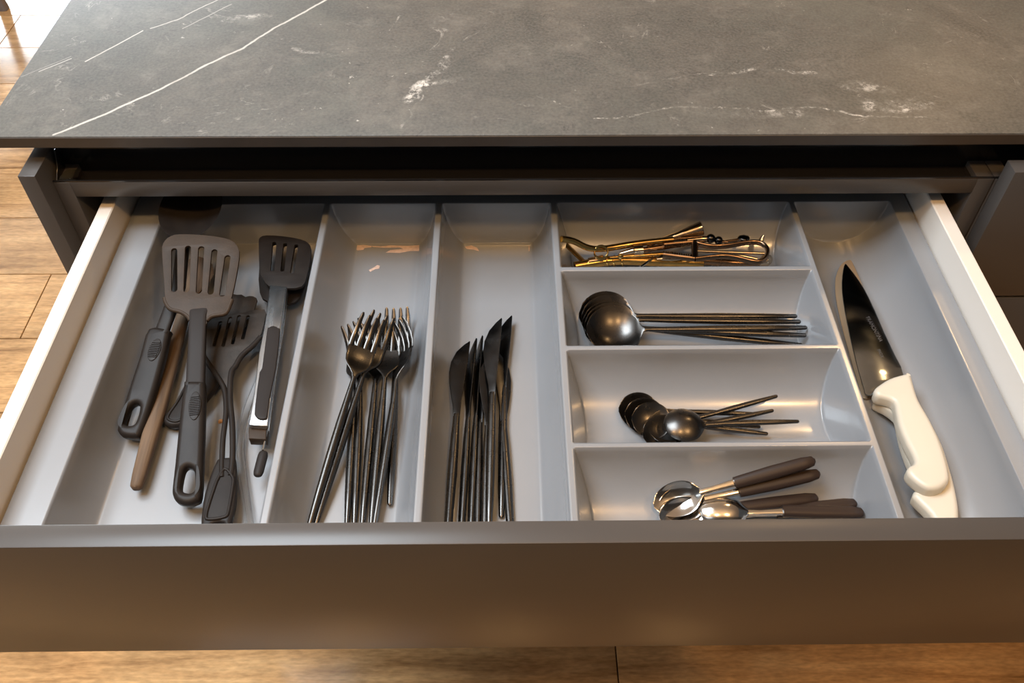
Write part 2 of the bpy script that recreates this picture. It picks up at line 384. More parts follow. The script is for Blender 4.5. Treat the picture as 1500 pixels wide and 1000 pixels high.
# rear wall with its window
wb = box('wall_back', (-6.0, 6.0, 0), (-5.2, 6.12, 2.8), M['wall'], None, 0); tag(wb, None, None, None, 'structure')
for lo, hi in (((-2.2, 6.0, 0), (3.6, 6.12, 2.8)), ((-5.2, 6.0, 0), (-2.2, 6.12, .25)), ((-5.2, 6.0, 2.46), (-2.2, 6.12, 2.8))):
    box('wall_panel', lo, hi, M['wall'], wb, 0)
wn = empty('window_1', (-3.7, 6.06, .25)); tag(wn, 'wide window in the rear wall', None, None, 'structure')
for lo, hi in (((-1.5, -.05, 0), (-1.44, -.01, 2.21)), ((1.44, -.05, 0), (1.5, -.01, 2.21)), ((-1.5, -.05, 0), (1.5, -.01, .06)), ((-1.5, -.05, 2.15), (1.5, -.01, 2.21))):
    box('window_frame', lo, hi, M['steel_side'], wn, .003)

# ------------------------------------------------------------------ island
T = .0206                                                    # thickness of the fronts plus gap
ZC = .0303
ct = box('countertop', (-.044, -.0025, ZO + ZC - .012), (2.60, .95, ZO + ZC), M['stone'], None, .0009, 2)
eb = box('front_edge', (-.0438, -.0031, ZO + ZC - .0118), (2.5998, -.0020, ZO + ZC - .0011), M['edge'], ct, .0002, 1)
tag(ct, 'dark grey stone countertop with long white diagonal veins', 'countertop')

cab = empty('island_cabinet', (.45, .3, 0), 'taupe island cabinet whose top drawer stands open, end panel at left', 'cabinet')
def cpart(name, lo, hi, m, b=.0008): 
    o = box(name, (lo[0] - .45, lo[1] - .3, lo[2]), (hi[0] - .45, hi[1] - .3, hi[2]), M[m], cab, b); return o
cpart('end_panel', (-.016, -T, 0), (0, .93, ZO), 'lacquer')
cpart('side_panel', (.0005, 0, .08), (.0165, .93, ZO - .0234), 'lacquer')
cpart('side_panel', (.8835, 0, .08), (.8995, .93, ZO - .0234), 'lacquer')
cpart('front_rail', (.0165, 0, ZO - .0404), (.8835, .0014, ZO - .0236), 'lacquer', .0003)
cpart('lower_drawer_front', (.0015, -T, ZO - .53), (.8985, -.0016, ZO - .1655), 'lacquer')
cpart('lower_drawer_front', (.0015, -T, .10), (.8985, -.0016, ZO - .533), 'lacquer')
cpart('plinth', (0, .05, 0), (.9, .066, .098), 'carcass')
cpart('back_panel', (.0165, .60, .08), (.8835, .612, ZO - .03), 'carcass')
cpart('divider_shelf', (.0165, .02, ZO - .20), (.8835, .60, ZO - .184), 'carcass')
# black recessed grip channel under the worktop
z0, zt = ZO - .0234, ZO + ZC - .0125
gp = [(.0005, z0), (.0005, z0 + .0014), (.0022, z0 + .0014), (.0022, z0 - .0060), (.0285, z0 - .0060), (.0285, z0 + .0185), (.0268, z0 + .0192), (.0268, z0 + .0212), (.0285, z0 + .0220), (.0285, zt), (.0315, zt), (.0315, z0 - .0085), (.0016, z0 - .0085), (.0016, z0)]
ch = prism('grip_channel', [(p[0] - .3, p[1]) for p in gp], 'x', .0006 - .45, .8999 - .45, M['gola'], cab, 30)
ec = shape2d('channel_end_cap', [[(.001, .0022), (.010, -.002), (.018, -.003), (.026, .003), (.0275, .018), (.020, .0235), (.012, .010)]], .0012, .0003, M['gola'], cab, 0, 2)
ec.rotation_euler = (math.pi / 2, 0, math.pi / 2); ec.location = (.0045 - .45, -.3, z0)
tab = shape2d('clear_tab', [[(0, 0), (.020, 0), (.018, .014), (.006, .016)]], .0008, .0002, M['clear'], cab, 0, 1)
tab.location = (.0035 - .45, .0035 - .3, z0 + .0012)

nb = empty('neighbour_cabinet', (1.35, .3, 0), 'taupe cabinet with closed drawer fronts at right edge', 'cabinet')
def npart(name, lo, hi, m): return box(name, (lo[0] - 1.35, lo[1] - .3, lo[2]), (hi[0] - 1.35, hi[1] - .3, hi[2]), M[m], nb, .0008)
npart('side_panel', (.9005, 0, .08), (.9165, .93, ZO - .0234), 'lacquer')
npart('side_panel', (1.7835, 0, .08), (1.7995, .93, ZO - .0234), 'lacquer')
npart('front_rail', (.9165, 0, ZO - .0404), (1.7835, .0014, ZO - .0320), 'lacquer')
npart('drawer_front', (.9012, -T, ZO - .1625), (1.7985, -.0016, ZO), 'lacquer')
npart('drawer_front', (.9012, -T, ZO - .53), (1.7985, -.0016, ZO - .1655), 'lacquer')
npart('drawer_front', (.9012, -T, .10), (1.7985, -.0016, ZO - .533), 'lacquer')
npart('plinth', (.9012, .05, 0), (1.8, .066, .098), 'carcass')

prism('grip_channel', [(p[0] - .3, p[1]) for p in gp], 'x', .9001 - 1.35, 1.7994 - 1.35, M['gola'], nb, 30)
# stool whose foot shows beyond the island's far left corner
st = empty('stool', (-1.435, 2.02, 0), 'grey-brown stool with slim legs beyond the far left counter corner', 'stool')
for sx in (-1, 1):
    for sy in (-1, 1):
        lg = loft('leg', [(0, .014, 0, .014, 0), (.66, .014, 0, .014, 0)], M['stool'], st, 12, 6)
        q1 = (sx + sy) / 2, (sx - sy) / 2; a = Vector((q1[0] * .27, q1[1] * .27, 0)); b_ = Vector((q1[0] * .18, q1[1] * .18, .66))
        f = Frame(a, b_); lg.matrix_local = Matrix(((f.x.x, f.y.x, f.n.x, a.x), (f.x.y, f.y.y, f.n.y, a.y), (f.x.z, f.y.z, f.n.z, a.z), (0, 0, 0, 1)))
bm = bmesh.new(); bmesh.ops.create_cone(bm, cap_ends=True, segments=32, radius1=.18, radius2=.19, depth=.04); bmesh.ops.bevel(bm, geom=[e for e in bm.edges if len(e.link_faces) == 2 and abs(e.verts[0].co.z - e.verts[1].co.z) < 1e-5], offset=.008, segments=2, affect='EDGES')
s_ = link('seat', from_bm(bm, 'seat'), M['stool'], st); s_.location = (0, 0, .68)

# ------------------------------------------------------------------ drawer
YF = -.398; YI = YF + .0165                                   # outer and inner face of the open front
dr = empty('drawer', (.45, -.18, ZO - .16), 'wide open drawer with taupe front and white metal sides', 'drawer')
def dpart(name, lo, hi, m, b=.0008): return box(name, tuple(l - q for l, q in zip(lo, dr.location)), tuple(h - q for h, q in zip(hi, dr.location)), M[m], dr, b)
dpart('drawer_front', (.0015, YF, ZO - .1614), (.8985, YI, ZO), 'lacquer', .0009)
ZS = ZO - .057
for xo, xi in ((.031, .0452), (.867, .8528)):
    s = 1 if xi > xo else -1
    pts = [(xo, ZO - .150), (xo, ZS - .001), (xo + s * .001, ZS), (xi - s * .001, ZS), (xi, ZS - .001), (xi + s * .0006, ZO - .150)]
    if s < 0: pts = pts[::-1]
    prism('drawer_side', [(p[0] - .45, p[1] - dr.location.z) for p in pts], 'y', YI + .0004 + .18, .118 + .18, M['steel_side'], dr, 30)
dpart('drawer_bottom', (.0465, YI + .001, ZO - .158), (.8515, .10, ZO - .1425), 'drawer_base')
dpart('drawer_back', (.0465, .101, ZO - .158), (.8515, .117, ZO - .060), 'steel_side')

# ------------------------------------------------------------------ cutlery tray: one moulded sheet, worked out as a depth field
TZ, TD = ZO - .087, .051
X0, X1, Y0, Y1 = .0475, .8505, YI + .002, .062
YB, YFR = .0445, YI + .012
xs = np.linspace(X0, X1, 690); ys = np.linspace(Y0, Y1, 380)
GX, GY = np.meshgrid(xs, ys, indexing='ij')
def smin(a, b, k): 
    h = np.clip(.5 + .5 * (b - a) / k, 0, 1); return b * (1 - h) + a * h - k * h * (1 - h)
def wall(d, w, q=.85):                    # depth over the distance d from the rim, a partial arc reaching the floor at w
    s = np.clip(d / w, 0, 1); return np.where(d > 0, TD * ((1 - (1 - q * s) ** 2) / (1 - (1 - q) ** 2)) ** .72, d * 3)
def lin(d, w): return np.where(d < w, TD * d / w, TD)
depth = np.full_like(GX, -.02)
cells = []
def cell(xa, xb, ya, yb, fx, fy, k=.004, flat=True):
    d = smin(fx, fy, k)
    if flat: d = smin(d, np.full_like(d, TD), .0012)
    global depth; depth = np.maximum(depth, d); cells.append((xa, xb, ya, yb))
def ends(ya, yb, w=.004): return np.minimum(lin(GY - ya, w), lin(yb - GY, w))
cell(.080, .2415, YFR, YB, np.minimum(wall(GX - .080, .0145, .55), wall(.2415 - GX, .016, .92)), ends(YFR, YB), .004)
cell(.2490, .3575, YFR, YB, np.minimum(wall(GX - .249, .0225, .80), wall(.3575 - GX, .0205, .80)), ends(YFR, YB), .0012)
cell(.3645, .4765, YFR, YB, np.minimum(wall(GX - .3645, .0215, .80), wall(.4765 - GX, .0190, .80)), ends(YFR, YB), .0012)
def trough(t, p): return np.where(np.abs(t) < 1, TD * (1 - np.minimum(np.abs(t), 1) ** 2.1) ** .56, -(np.abs(t) - 1) * .1)
for ya, yb in ((-.0515, YB), (-.1535, -.0580), (-.2585, -.1600), (YFR, -.2650)):
    c, h = (ya + yb) / 2, (yb - ya) / 2
    cell(.4835, .7255, ya, yb, np.minimum(lin(GX - .4835, .017), lin(.7255 - GX, .0105)), trough((GY - c) / h, 2.5), .0015, False)
cell(.7325, .8315, YFR, YB, trough((GX - .784) / np.where(GX < .784, .0515, .0475), 2.4), ends(YFR, YB, .005), .0015, False)
k = .0024
depth = np.where(depth > -k, np.where(depth < k, (depth + k) ** 2 / (4 * k), depth), 0)     # rounded crests
Z = TZ - depth
nx, ny = Z.shape
gx = np.gradient(Z, xs, axis=0); gy = np.gradient(Z, ys, axis=1)
NRM = np.stack([-gx, -gy, np.ones_like(Z)], -1); NRM /= np.linalg.norm(NRM, axis=-1, keepdims=True)
tray = empty('cutlery_tray', (.45, -.16, TZ - TD), 'grey moulded plastic cutlery tray with eight compartments filling the drawer', 'cutlery tray')
off = np.array(tray.location)
V = np.stack([GX, GY, Z], -1) - off
xc = (xs[:-1] + xs[1:]) / 2; yc = (ys[:-1] + ys[1:]) / 2
CX, CY = np.meshgrid(xc, yc, indexing='ij')
owner = np.zeros(CX.shape, int)                       # 0 rim, 1.. compartments, 20.. dividers
for i, (xa, xb, ya, yb) in enumerate(cells): owner[(CX > xa) & (CX < xb) & (CY > ya) & (CY < yb)] = 1 + i
for i, (xa, xb) in enumerate(((.2415, .2490), (.3575, .3645), (.4765, .4835), (.7255, .7325))):
    owner[(CX >= xa) & (CX <= xb) & (CY > YFR) & (CY < YB)] = 20 + i
for i, (ya, yb) in enumerate(((-.0580, -.0515), (-.1600, -.1535), (-.2650, -.2585))):
    owner[(CX > .4835) & (CX < .7255) & (CY >= ya) & (CY <= yb)] = 30 + i
idx = np.arange(nx * ny).reshape(nx, ny)
for code in np.unique(owner):
    I, J = np.nonzero(owner == code)
    q = np.stack([idx[I, J], idx[I + 1, J], idx[I + 1, J + 1], idx[I, J + 1]], 1)
    used, inv = np.unique(q, return_inverse=True); q = inv.reshape(-1, 4)
    vv = V.reshape(-1, 3)[used]; nn = NRM.reshape(-1, 3)[used]
    nm = 'rim' if code == 0 else 'compartment' if code < 20 else 'divider' if code < 30 else 'cross_divider'
    me = bpy.data.meshes.new(nm); me.vertices.add(len(vv)); me.vertices.foreach_set('co', vv.ravel())
    me.loops.add(q.size); me.loops.foreach_set('vertex_index', q.ravel().astype(np.int32))
    me.polygons.add(len(q)); me.polygons.foreach_set('loop_start', np.arange(0, q.size, 4, dtype=np.int32))
    me.update(calc_edges=True); me.validate()
    me.polygons.foreach_set('use_smooth', [True] * len(q))
    me.normals_split_custom_set_from_vertices([tuple(n) for n in nn])
    link(nm, me, M['tray'], tray)
sk = bmesh.new()                                       # down-turned outer skirt
for a, b_ in (((X0, Y0), (X1, Y0)), ((X1, Y0), (X1, Y1)), ((X1, Y1), (X0, Y1)), ((X0, Y1), (X0, Y0))):
    f = [sk.verts.new(Vector((p[0], p[1], z)) - tray.location) for p, z in ((a, TZ), (b_, TZ), (b_, TZ - .010), (a, TZ - .010))]; sk.faces.new(f)
link('skirt', from_bm(sk, 'skirt'), M['tray'], tray)
FZ = -.138                                             # tray floor, relative to the front tops

# peeled sticker paper on two of the floors
def patch(px, name='sticker_residue'):
    P = [at(u, v, FZ + .0006) - tray.location for u, v in px]
    cz = P[0].z; o = shape2d(name, [[(p.x, p.y) for p in P]], .0003, .0001, M['residue'], tray, cz, 1); return o
Z7 = zoomed(440, 280, 3.571)
patch(Z7([(286, 284), (330, 281), (372, 286), (372, 292), (335, 297), (330, 306), (300, 309), (288, 303)]))
patch(Z7([(372, 286), (420, 289), (470, 283), (560, 286), (622, 282), (621, 312), (575, 312), (520, 322), (446, 321), (470, 308), (540, 302), (520, 294), (440, 295), (380, 291)]))
patch(Z7([(862, 290), (895, 284), (925, 296), (935, 313), (905, 305), (870, 302)]))
patch(Z7([(358, 412), (385, 398), (402, 386), (416, 390), (412, 404), (390, 408), (366, 421)]))
patch(Z7([(1193, 286), (1199, 285), (1199, 312), (1194, 313)]))

# ------------------------------------------------------------------ cooking tools, first compartment
Za = zoomed(160, 280, 3.847); Zb = zoomed(160, 520, 3.847); Ze = zoomed(230, 430, 7.694)
def hull_slot(f, a, b, w, z=0, n=6):
    """a slot with rounded ends between two photo points; w its width in pixels."""
    A, B = Vector(f.px(*a, z)[:2]), Vector(f.px(*b, z)[:2]); C = Vector(f.px(a[0] + w, a[1], z)[:2]); r = (C - A).length / 2
    d = (B - A).normalized(); s = Vector((d.y, -d.x)); A += d * r; B -= d * r; out = []
    for k in range(n + 1):
        t = math.pi * k / n; out.append(A + s * (r * math.cos(t)) - d * (r * math.sin(t)))
    for k in range(n + 1):
        t = math.pi * k / n; out.append(B - s * (r * math.cos(t)) + d * (r * math.sin(t)))
    return [tuple(p) for p in out]
def ribs(name, f, c, ax, hw, hh, n, z, parent, m='nylon'):
    """raised oval grip pad with cross ribs; c centre pixel, ax direction pixel along it, hw/hh half sizes in metres."""
    C = f.px(*c, z); D = (f.px(*ax, z) - C); D.z = 0; D.normalize(); S = Vector((D.y, -D.x, 0))
    pad = shape2d(name, [[tuple((C + S * (hw * math.cos(t)) + D * (hh * math.sin(t)))[:2]) for t in np.linspace(0, 2 * math.pi, 20, endpoint=False)]], .0012, .0004, M[m], parent, z, 1)
    for i in range(n):
        q = -hh * .62 + 2 * hh * .62 * i / (n - 1); w = hw * .82 * math.sqrt(max(.1, 1 - (q / hh) ** 2))
        a, b_ = C + D * q - S * w, C + D * q + S * w
        a.z = b_.z = z + .0008; tube('rib', [a, b_], .0008, M[m], pad, 6, 1)
    return pad

# serving spoon at the back
f = Frame(at(186, 640, -.124), at(283, 300, -.068)); r = f.root('serving_spoon', 'black nylon serving spoon, deep bowl lying under the drawer rail', 'spoon', 'black cooking tools')
cb = f.px(281, 306); stn = []
Lb, Wb = .080, .0310
yb0 = cb.y - Lb / 2
for i in range(15):
    t = i / 14; w = Wb * math.sqrt(max(.02, 1 - (2 * t - 1) ** 2 * .985)); d = .013 * (1 - abs(2 * t - 1) ** 2.4)
    stn.append((yb0 + t * Lb, w, .004 - d, .0012, d, cb.x))
loft('bowl', stn, M['nylon'], r, 24)
sh = [f.px(*Za([(284, 830)])[0]), f.px(262, 420), Vector((cb.x, yb0 + .004, .003))]
loft('shaft', [(p.y, .0064 if i < 2 else .0064, .0, .0030, 0, p.x) for i, p in enumerate(sh)], M['nylon'], r, 14, 4)
ol = Za([(232, 785), (346, 795), (345, 815)]) + Zb([(322, 5), (285, 150), (232, 330), (185, 455), (150, 474), (88, 466), (60, 442), (60, 400), (120, 200), (180, 20)])
hl = Zb([(112, 330), (135, 292), (165, 281), (181, 300), (174, 345), (155, 393), (128, 406), (97, 400), (92, 380)])
shape2d('grip', [f.tr(ol), f.tr(hl)], .012, .0042, M['nylon'], r, 0, 3, 3)
ribs('grip_pad', f, Za([(255, 893)])[0], Za([(285, 800)])[0], .0055, .0115, 9, .0062, r)

# wooden spoon
f = Frame(at(199, 716, -.126), at(268, 462, -.122)); r = f.root('wooden_spoon', 'worn brown wooden spoon, handle between two black grips', 'spoon')
L = f.len
loft('handle', [(0, .003, 0, .003, 0), (.002, .0048, 0, .0046, 0), (.012, .0057, 0, .0052, 0), (L * .42, .0078, 0, .0062, 0), (L * .75, .0075, 0, .006, 0), (L * .98, .0062, 0, .005, 0), (L + .022, .0055, .001, .0045, 0)], M['wood'], r, 16, 2.6)
loft('bowl', [(L + .02, .0055, .001, .0045, 0), (L + .028, .010, -.001, .003, .002), (L + .040, .018, -.003, .0022, .005), (L + .054, .021, -.004, .002, .006), (L + .068, .017, -.003, .002, .005), (L + .076, .010, 0, .002, .002), (L + .079, .003, .002, .0015, 0)], M['wood'], r, 18)

# second turner, mostly hidden, ragged blade edge
f = Frame(at(252, 618, -.129), at(352, 440, -.124)); r = f.root('worn_turner', 'black turner lying lowest in the heap, ragged blade edge showing', 'turner', 'black cooking tools')
bl = Ze([(620, 40), (850, 8), (905, 18), (955, 14), (1000, 42), (1040, 30), (1085, 34), (1122, 54), (1132, 82), (1104, 172), (1040, 330), (900, 470), (760, 600), (560, 620), (500, 420), (560, 200)])
shape2d('blade', [f.tr(bl)], .0022, .0007, M['nylon_ash'], r, 0, 1)
gr = Zb([(470, 120), (385, 270), (316, 350), (310, 385), (338, 407), (395, 407), (470, 370), (550, 262), (604, 190), (640, 120), (640, 20), (560, -20)])
g = shape2d('grip', [f.tr(gr)], .009, .0035, M['nylon'], r, 0, 2, 3)
tube('grip_rim', [Vector((*p, .0046)) for p in f.tr(Zb([(440, 190), (395, 275), (345, 350), (345, 380), (395, 388), (460, 345)]))], .0013, M['nylon'], g, 8, 4)

# slotted turner with open frame and recessed grip
f = Frame(at(315, 772, -.122), at(350, 465, -.116)); r = f.root('open_frame_turner', 'black slotted turner with two-rod neck and recessed grip', 'turner', 'black cooking tools')
bl = Ze([(470, 330), (560, 298), (700, 260), (850, 238), (1000, 213), (1100, 190), (1215, 188), (1232, 225), (1216, 320), (1182, 450), (1110, 580), (965, 700), (900, 800), (850, 990), (830, 1100), (760, 1100), (700, 980), (560, 770), (500, 640), (470, 480)])
slots = [hull_slot(f, a, b_, 5.2) for a, b_ in ((Ze([(722, 318)])[0], Ze([(645, 603)])[0]), (Ze([(832, 268)])[0], Ze([(745, 605)])[0]), (Ze([(932, 248)])[0], Ze([(852, 580)])[0]), (Ze([(1032, 252)])[0], Ze([(968, 525)])[0]))]
b0 = shape2d('blade', [f.tr(bl)] + slots, .0024, .0002, M['nylon_ash'], r, 0, 1)
def rod(px, z0_, z1_, rad, name='neck_rod'):
    P = f.tr(px); return tube(name, [Vector((p[0], p[1], z0_ + (z1_ - z0_) * i / (len(P) - 1))) for i, p in enumerate(P)], rad, M['nylon'], r, 10, 4)
rod(Ze([(480, 600), (545, 740), (640, 880), (720, 1000)]) + Zb([(655, 215), (662, 330), (645, 480), (640, 610), (640, 700)]), .001, .003, .0024)
rod(Ze([(1170, 500), (1080, 600), (960, 710), (890, 830)]) + Zb([(690, 110), (684, 250), (697, 400), (700, 580), (690, 690)]), .001, .003, .0026)
gr = Zb([(612, 600), (640, 588), (690, 585), (716, 592), (722, 750), (712, 870), (690, 955), (680, 1040), (640, 1075), (560, 1075), (520, 1040), (522, 950), (526, 890), (542, 790), (576, 680)])
hole = Zb([(575, 975), (600, 955), (650, 955), (650, 1000), (610, 1040), (575, 1020)])
g = shape2d('grip', [f.tr(gr), f.tr(hole)], .008, .003, M['nylon'], r, 0, 2, 3)
rec = f.tr(Zb([(604, 715), (565, 830), (546, 905), (562, 925), (650, 912), (672, 880), (695, 745), (697, 690), (650, 640)]), .004)
tube('grip_rim', [Vector((*p, .0042)) for p in rec + rec[:1]], .0014, M['nylon'], g, 8, 3)

# slotted spatula on top of the heap
f = Frame(at(275, 741, -.124), at(294, 346, -.064)); r = f.root('slotted_spatula', 'brownish five-slot spatula on top of the heap, black grip', 'spatula', 'black cooking tools')
bl = Za([(300, 318), (318, 280), (350, 256), (400, 246), (520, 250), (640, 265), (705, 290), (734, 340), (728, 420), (706, 540), (680, 640), (655, 688), (600, 697), (570, 706), (550, 725), (546, 760), (458, 760), (456, 722), (440, 700), (400, 678), (345, 665), (320, 630), (312, 520), (303, 400)])
slots = [hull_slot(f, a, b_, 8.6) for a, b_ in ((Za([(368, 325)])[0], Za([(369, 571)])[0]), (Za([(446, 311)])[0], Za([(437, 573)])[0]), (Za([(521, 314)])[0], Za([(506, 580)])[0]), (Za([(596, 331)])[0], Za([(572, 586)])[0]), (Za([(670, 364)])[0], Za([(637, 596)])[0]))]
shape2d('blade', [f.tr(catm2(bl))] + slots, .0026, .0002, M['nylon_worn'], r, 0, 1)
lip = f.tr(Za([(312, 600), (322, 632), (348, 664), (400, 677), (440, 700), (458, 725)])); lip2 = f.tr(Za([(690, 610), (678, 642), (655, 686), (600, 697), (570, 706), (548, 728)]))
for q in (lip, lip2): tube('folded_lip', [Vector((*p, -.0005)) for p in q], .0022, M['nylon_worn'], r, 8, 3)
a, b_ = f.tr(Za([(502, 705)]))[0], f.tr(Zb([(486, 175)]))[0]
loft('shaft', [(b_[1], .0080, .0, .0038, 0, b_[0]), ((a[1] + b_[1]) / 2, .0077, .0, .0035, 0, (a[0] + b_[0]) / 2), (a[1], .0076, .0, .0032, 0, a[0]), (a[1] + .010, .0092, -.0010, .0018, 0, a[0] + .0005)], M['rubber'], r, 14, 5)
ol = Zb([(440, 160), (426, 185), (400, 400), (378, 620), (364, 745), (364, 795), (388, 836), (440, 854), (495, 840), (525, 800), (536, 600), (545, 300), (545, 182), (532, 160)])
hl = Zb([(455, 642), (484, 660), (490, 720), (488, 762), (468, 784), (430, 780), (412, 755), (424, 680), (436, 650)])
shape2d('grip', [f.tr(ol), f.tr(hl)], .0125, .0045, M['nylon'], r, 0, 3, 3)
ribs('grip_pad', f, Zb([(482, 285)])[0], Zb([(487, 200)])[0], .0052, .0135, 11, .0064, r)

# tongs
f = Frame(at(380, 634, -.112), at(424, 350, -.106)); r = f.root('kitchen_tongs', 'steel tongs with black slotted nylon heads beside first divider', 'tongs')
hd = Za([(845, 300), (852, 270), (890, 258), (980, 263), (1080, 280), (1124, 302), (1140, 335), (1135, 400), (1115, 490), (1088, 545), (1010, 556), (905, 545), (872, 505), (852, 470), (847, 400)])
slots = [hull_slot(f, a, b_, 5.6) for a, b_ in ((Za([(934, 293)])[0], Za([(922, 460)])[0]), (Za([(995, 301)])[0], Za([(978, 462)])[0]), (Za([(1058, 308)])[0], Za([(1032, 472)])[0]))]
shape2d('tong_head', [f.tr(catm2(hd))] + slots, .0030, .0002, M['nylon'], r, .001, 1)
hd2 = Za([(848, 420), (850, 575), (895, 625), (1012, 640), (1078, 600), (1115, 480), (1138, 380), (1100, 300), (900, 290)])
h2 = shape2d('tong_head', [f.tr(catm2(hd2), -.014)] + [hull_slot(f, a, b_, 7.0, -.014) for a, b_ in ((Za([(936, 298)])[0], Za([(922, 470)])[0]), (Za([(997, 305)])[0], Za([(978, 470)])[0]), (Za([(1060, 312)])[0], Za([(1032, 478)])[0]))], .003, .0002, M['nylon'], r, -.014, 1)
arm = Za([(910, 545), (1006, 556), (975, 780), (942, 995)]) + Zb([(920, 230), (898, 416), (793, 410), (820, 240), (848, 10)]) + Za([(880, 770)])
am = shape2d('arm', [f.tr(arm)], .006, .001, M['steel'], r, .0015, 1)
ins = Za([(926, 762), (955, 775), (963, 800), (940, 1000)]) + Zb([(905, 250), (893, 345), (880, 362), (850, 364), (824, 345), (822, 300), (848, 100)]) + Za([(862, 1000), (890, 790), (900, 772)])
shape2d('grip_insert', [f.tr(ins, .005)], .0026, .001, M['rubber'], am, .0052, 2)
arm2 = [(u + 1.5, v + 6) for u, v in arm]
shape2d('arm', [f.tr(arm2, -.014)], .005, .001, M['steel'], r, -.014, 1)
q = f.tr(Zb([(793, 408), (893, 412), (889, 490), (792, 486)]), -.006)
shape2d('hinge_spring', [q], .010, .0008, M['nylon_worn'], r, -.0065, 1)
w = f.tr(Zb([(890, 420), (880, 470), (866, 535)]), -.004); tube('pull_wire', [Vector((*p, -.004)) for p in w], .0009, M['polished'], r, 8, 3)
w = f.tr(Zb([(872, 540), (856, 600), (832, 678)]), -.006); p0, p1 = Vector((*w[0], -.006)), Vector((*w[2], -.008))
tube('pull_tab', [p0 + (p1 - p0) * t for t in (0, .06, .2, .5, .8, .94, 1)], [.0018, .0036, .0044, .0045, .0044, .0036, .0018], M['rubber'], r, 12, 3, .7)

# clear plastic loop lying beside the tongs
f = Frame(at(366, 790, -.133), at(378, 540, -.130)); r = f.root('clear_scoop', 'thin clear plastic strip curving between turner and tongs', 'utensil')
e1 = [(388, 520), (372, 560), (356, 600), (348, 645), (350, 690), (357, 735), (362, 770), (368, 800)]
e2 = [(396, 520), (382, 560), (366, 600), (357, 645), (360, 690), (366, 735), (371, 770), (378, 800)]
ps = shape2d('strip', [f.tr(e1 + e2[::-1])], .0014, .0004, M['clear'], r, 0, 3)
for e_ in (e1, e2): tube('edge', [Vector((*p, .0004)) for p in f.tr(e_)], .0009, M['clear'], r, 8, 3)

# crumb
c0 = at(323, 617, FZ + .0016); bm = bmesh.new(); bmesh.ops.create_icosphere(bm, subdivisions=2, radius=.0024)
for v in bm.verts: v.co *= .75 + random.random() * .4
cr = link('crumb', from_bm(bm, 'crumb'), M['crumb']); cr.location = c0; tag(cr, 'tiny orange crumb on tray floor beside turner neck', 'crumb')

# ------------------------------------------------------------------ forks
FL = .213
def make_fork():
    hs = [(0, .0012, 0, .0012, 0), (.0015, .0021, 0, .0019, 0), (.03, .0033, 0, .0028, 0), (.07, .0039, 0, .0032, 0), (.105, .0036, 0, .0030, 0), (.132, .0027, .0004, .0022, 0), (.146, .0022, .0012, .0019, 0), (.150, .0024, .0013, .0017, 0)]
    hm = loft_mesh('handle', hs, 14)
    hd = [(.149, .0023, .0013, .0017, 0), (.153, .0034, .0010, .0014, .0002), (.157, .0062, .0002, .0012, .0007), (.161, .0094, -.0010, .0011, .0012), (.166, .0118, -.0028, .0010, .0016), (.172, .0127, -.0042, .0010, .0018), (.179, .0129, -.0048, .0010, .0018), (.1845, .0129, -.0046, .0010, .0018)]
    km = loft_mesh('head', hd, 18, 2.4)
    tm = []
    for i in range(4):
        x = (-.0107, -.0036, .0036, .0107)[i]; c = .0018 * (x / .0129) ** 2
        tm.append(loft_mesh('tine', [(.183, .0027, -.0047 + c, .0010, 0, x), (.190, .0026, -.0036 + c, .0010, 0, x), (.198, .0024, -.0006 + c, .0010, 0, x * .985), (.2055, .0021, .0042 + c, .0009, 0, x * .96), (.2105, .0016, .0086 + c, .0008, 0, x * .94), (.212, .0008, .0100 + c, .0004, 0, x * .94)], 8, 2.6))
    return hm, km, tm
FORK = make_fork()
for m_ in (FORK[0], FORK[1], *FORK[2]): m_.materials.append(M['black'])
def fork(end, ze, tip, zt_, roll, label):
    A, B = at(*end, ze), at(*tip, zt_); d = (A - B).normalized(); A = B + d * FL
    f = Frame(A, B, roll); r = f.root('dinner_fork', label, 'fork', 'black forks in the second compartment')
    link('handle', FORK[0], None, r); h = link('head', FORK[1], None, r)
    for t in FORK[2]: link('tine', t, None, h)
fork((508, 766), -.134, (523, 484), -.130, .55, 'black fork lying on its side, leftmost and lowest fork head')
fork((519, 766), -.134, (531, 486), -.132, .2, 'black fork mostly buried under the two slanting forks')
fork((531, 766), -.133, (557, 482), -.127, -.1, 'black fork directly beneath the wide brown-gleaming centre fork')
fork((570, 754), -.134, (583, 460), -.128, 0, 'black fork whose golden tine tips reach furthest back')
fork((544, 766), -.130, (571, 475), -.117, -.05, 'black fork face up in the middle with brown-gleaming head')
fork((548, 770), -.128, (594, 476), -.112, .85, 'black fork tilted sideways at the right, handle crossing others')
fork((466, 757), -.131, (558, 467), -.109, -.45, 'second of the two slanting black forks, handle end further right')
fork((455, 764), -.128, (543, 470), -.102, -.45, 'leftmost slanting black fork, its handle end furthest left')

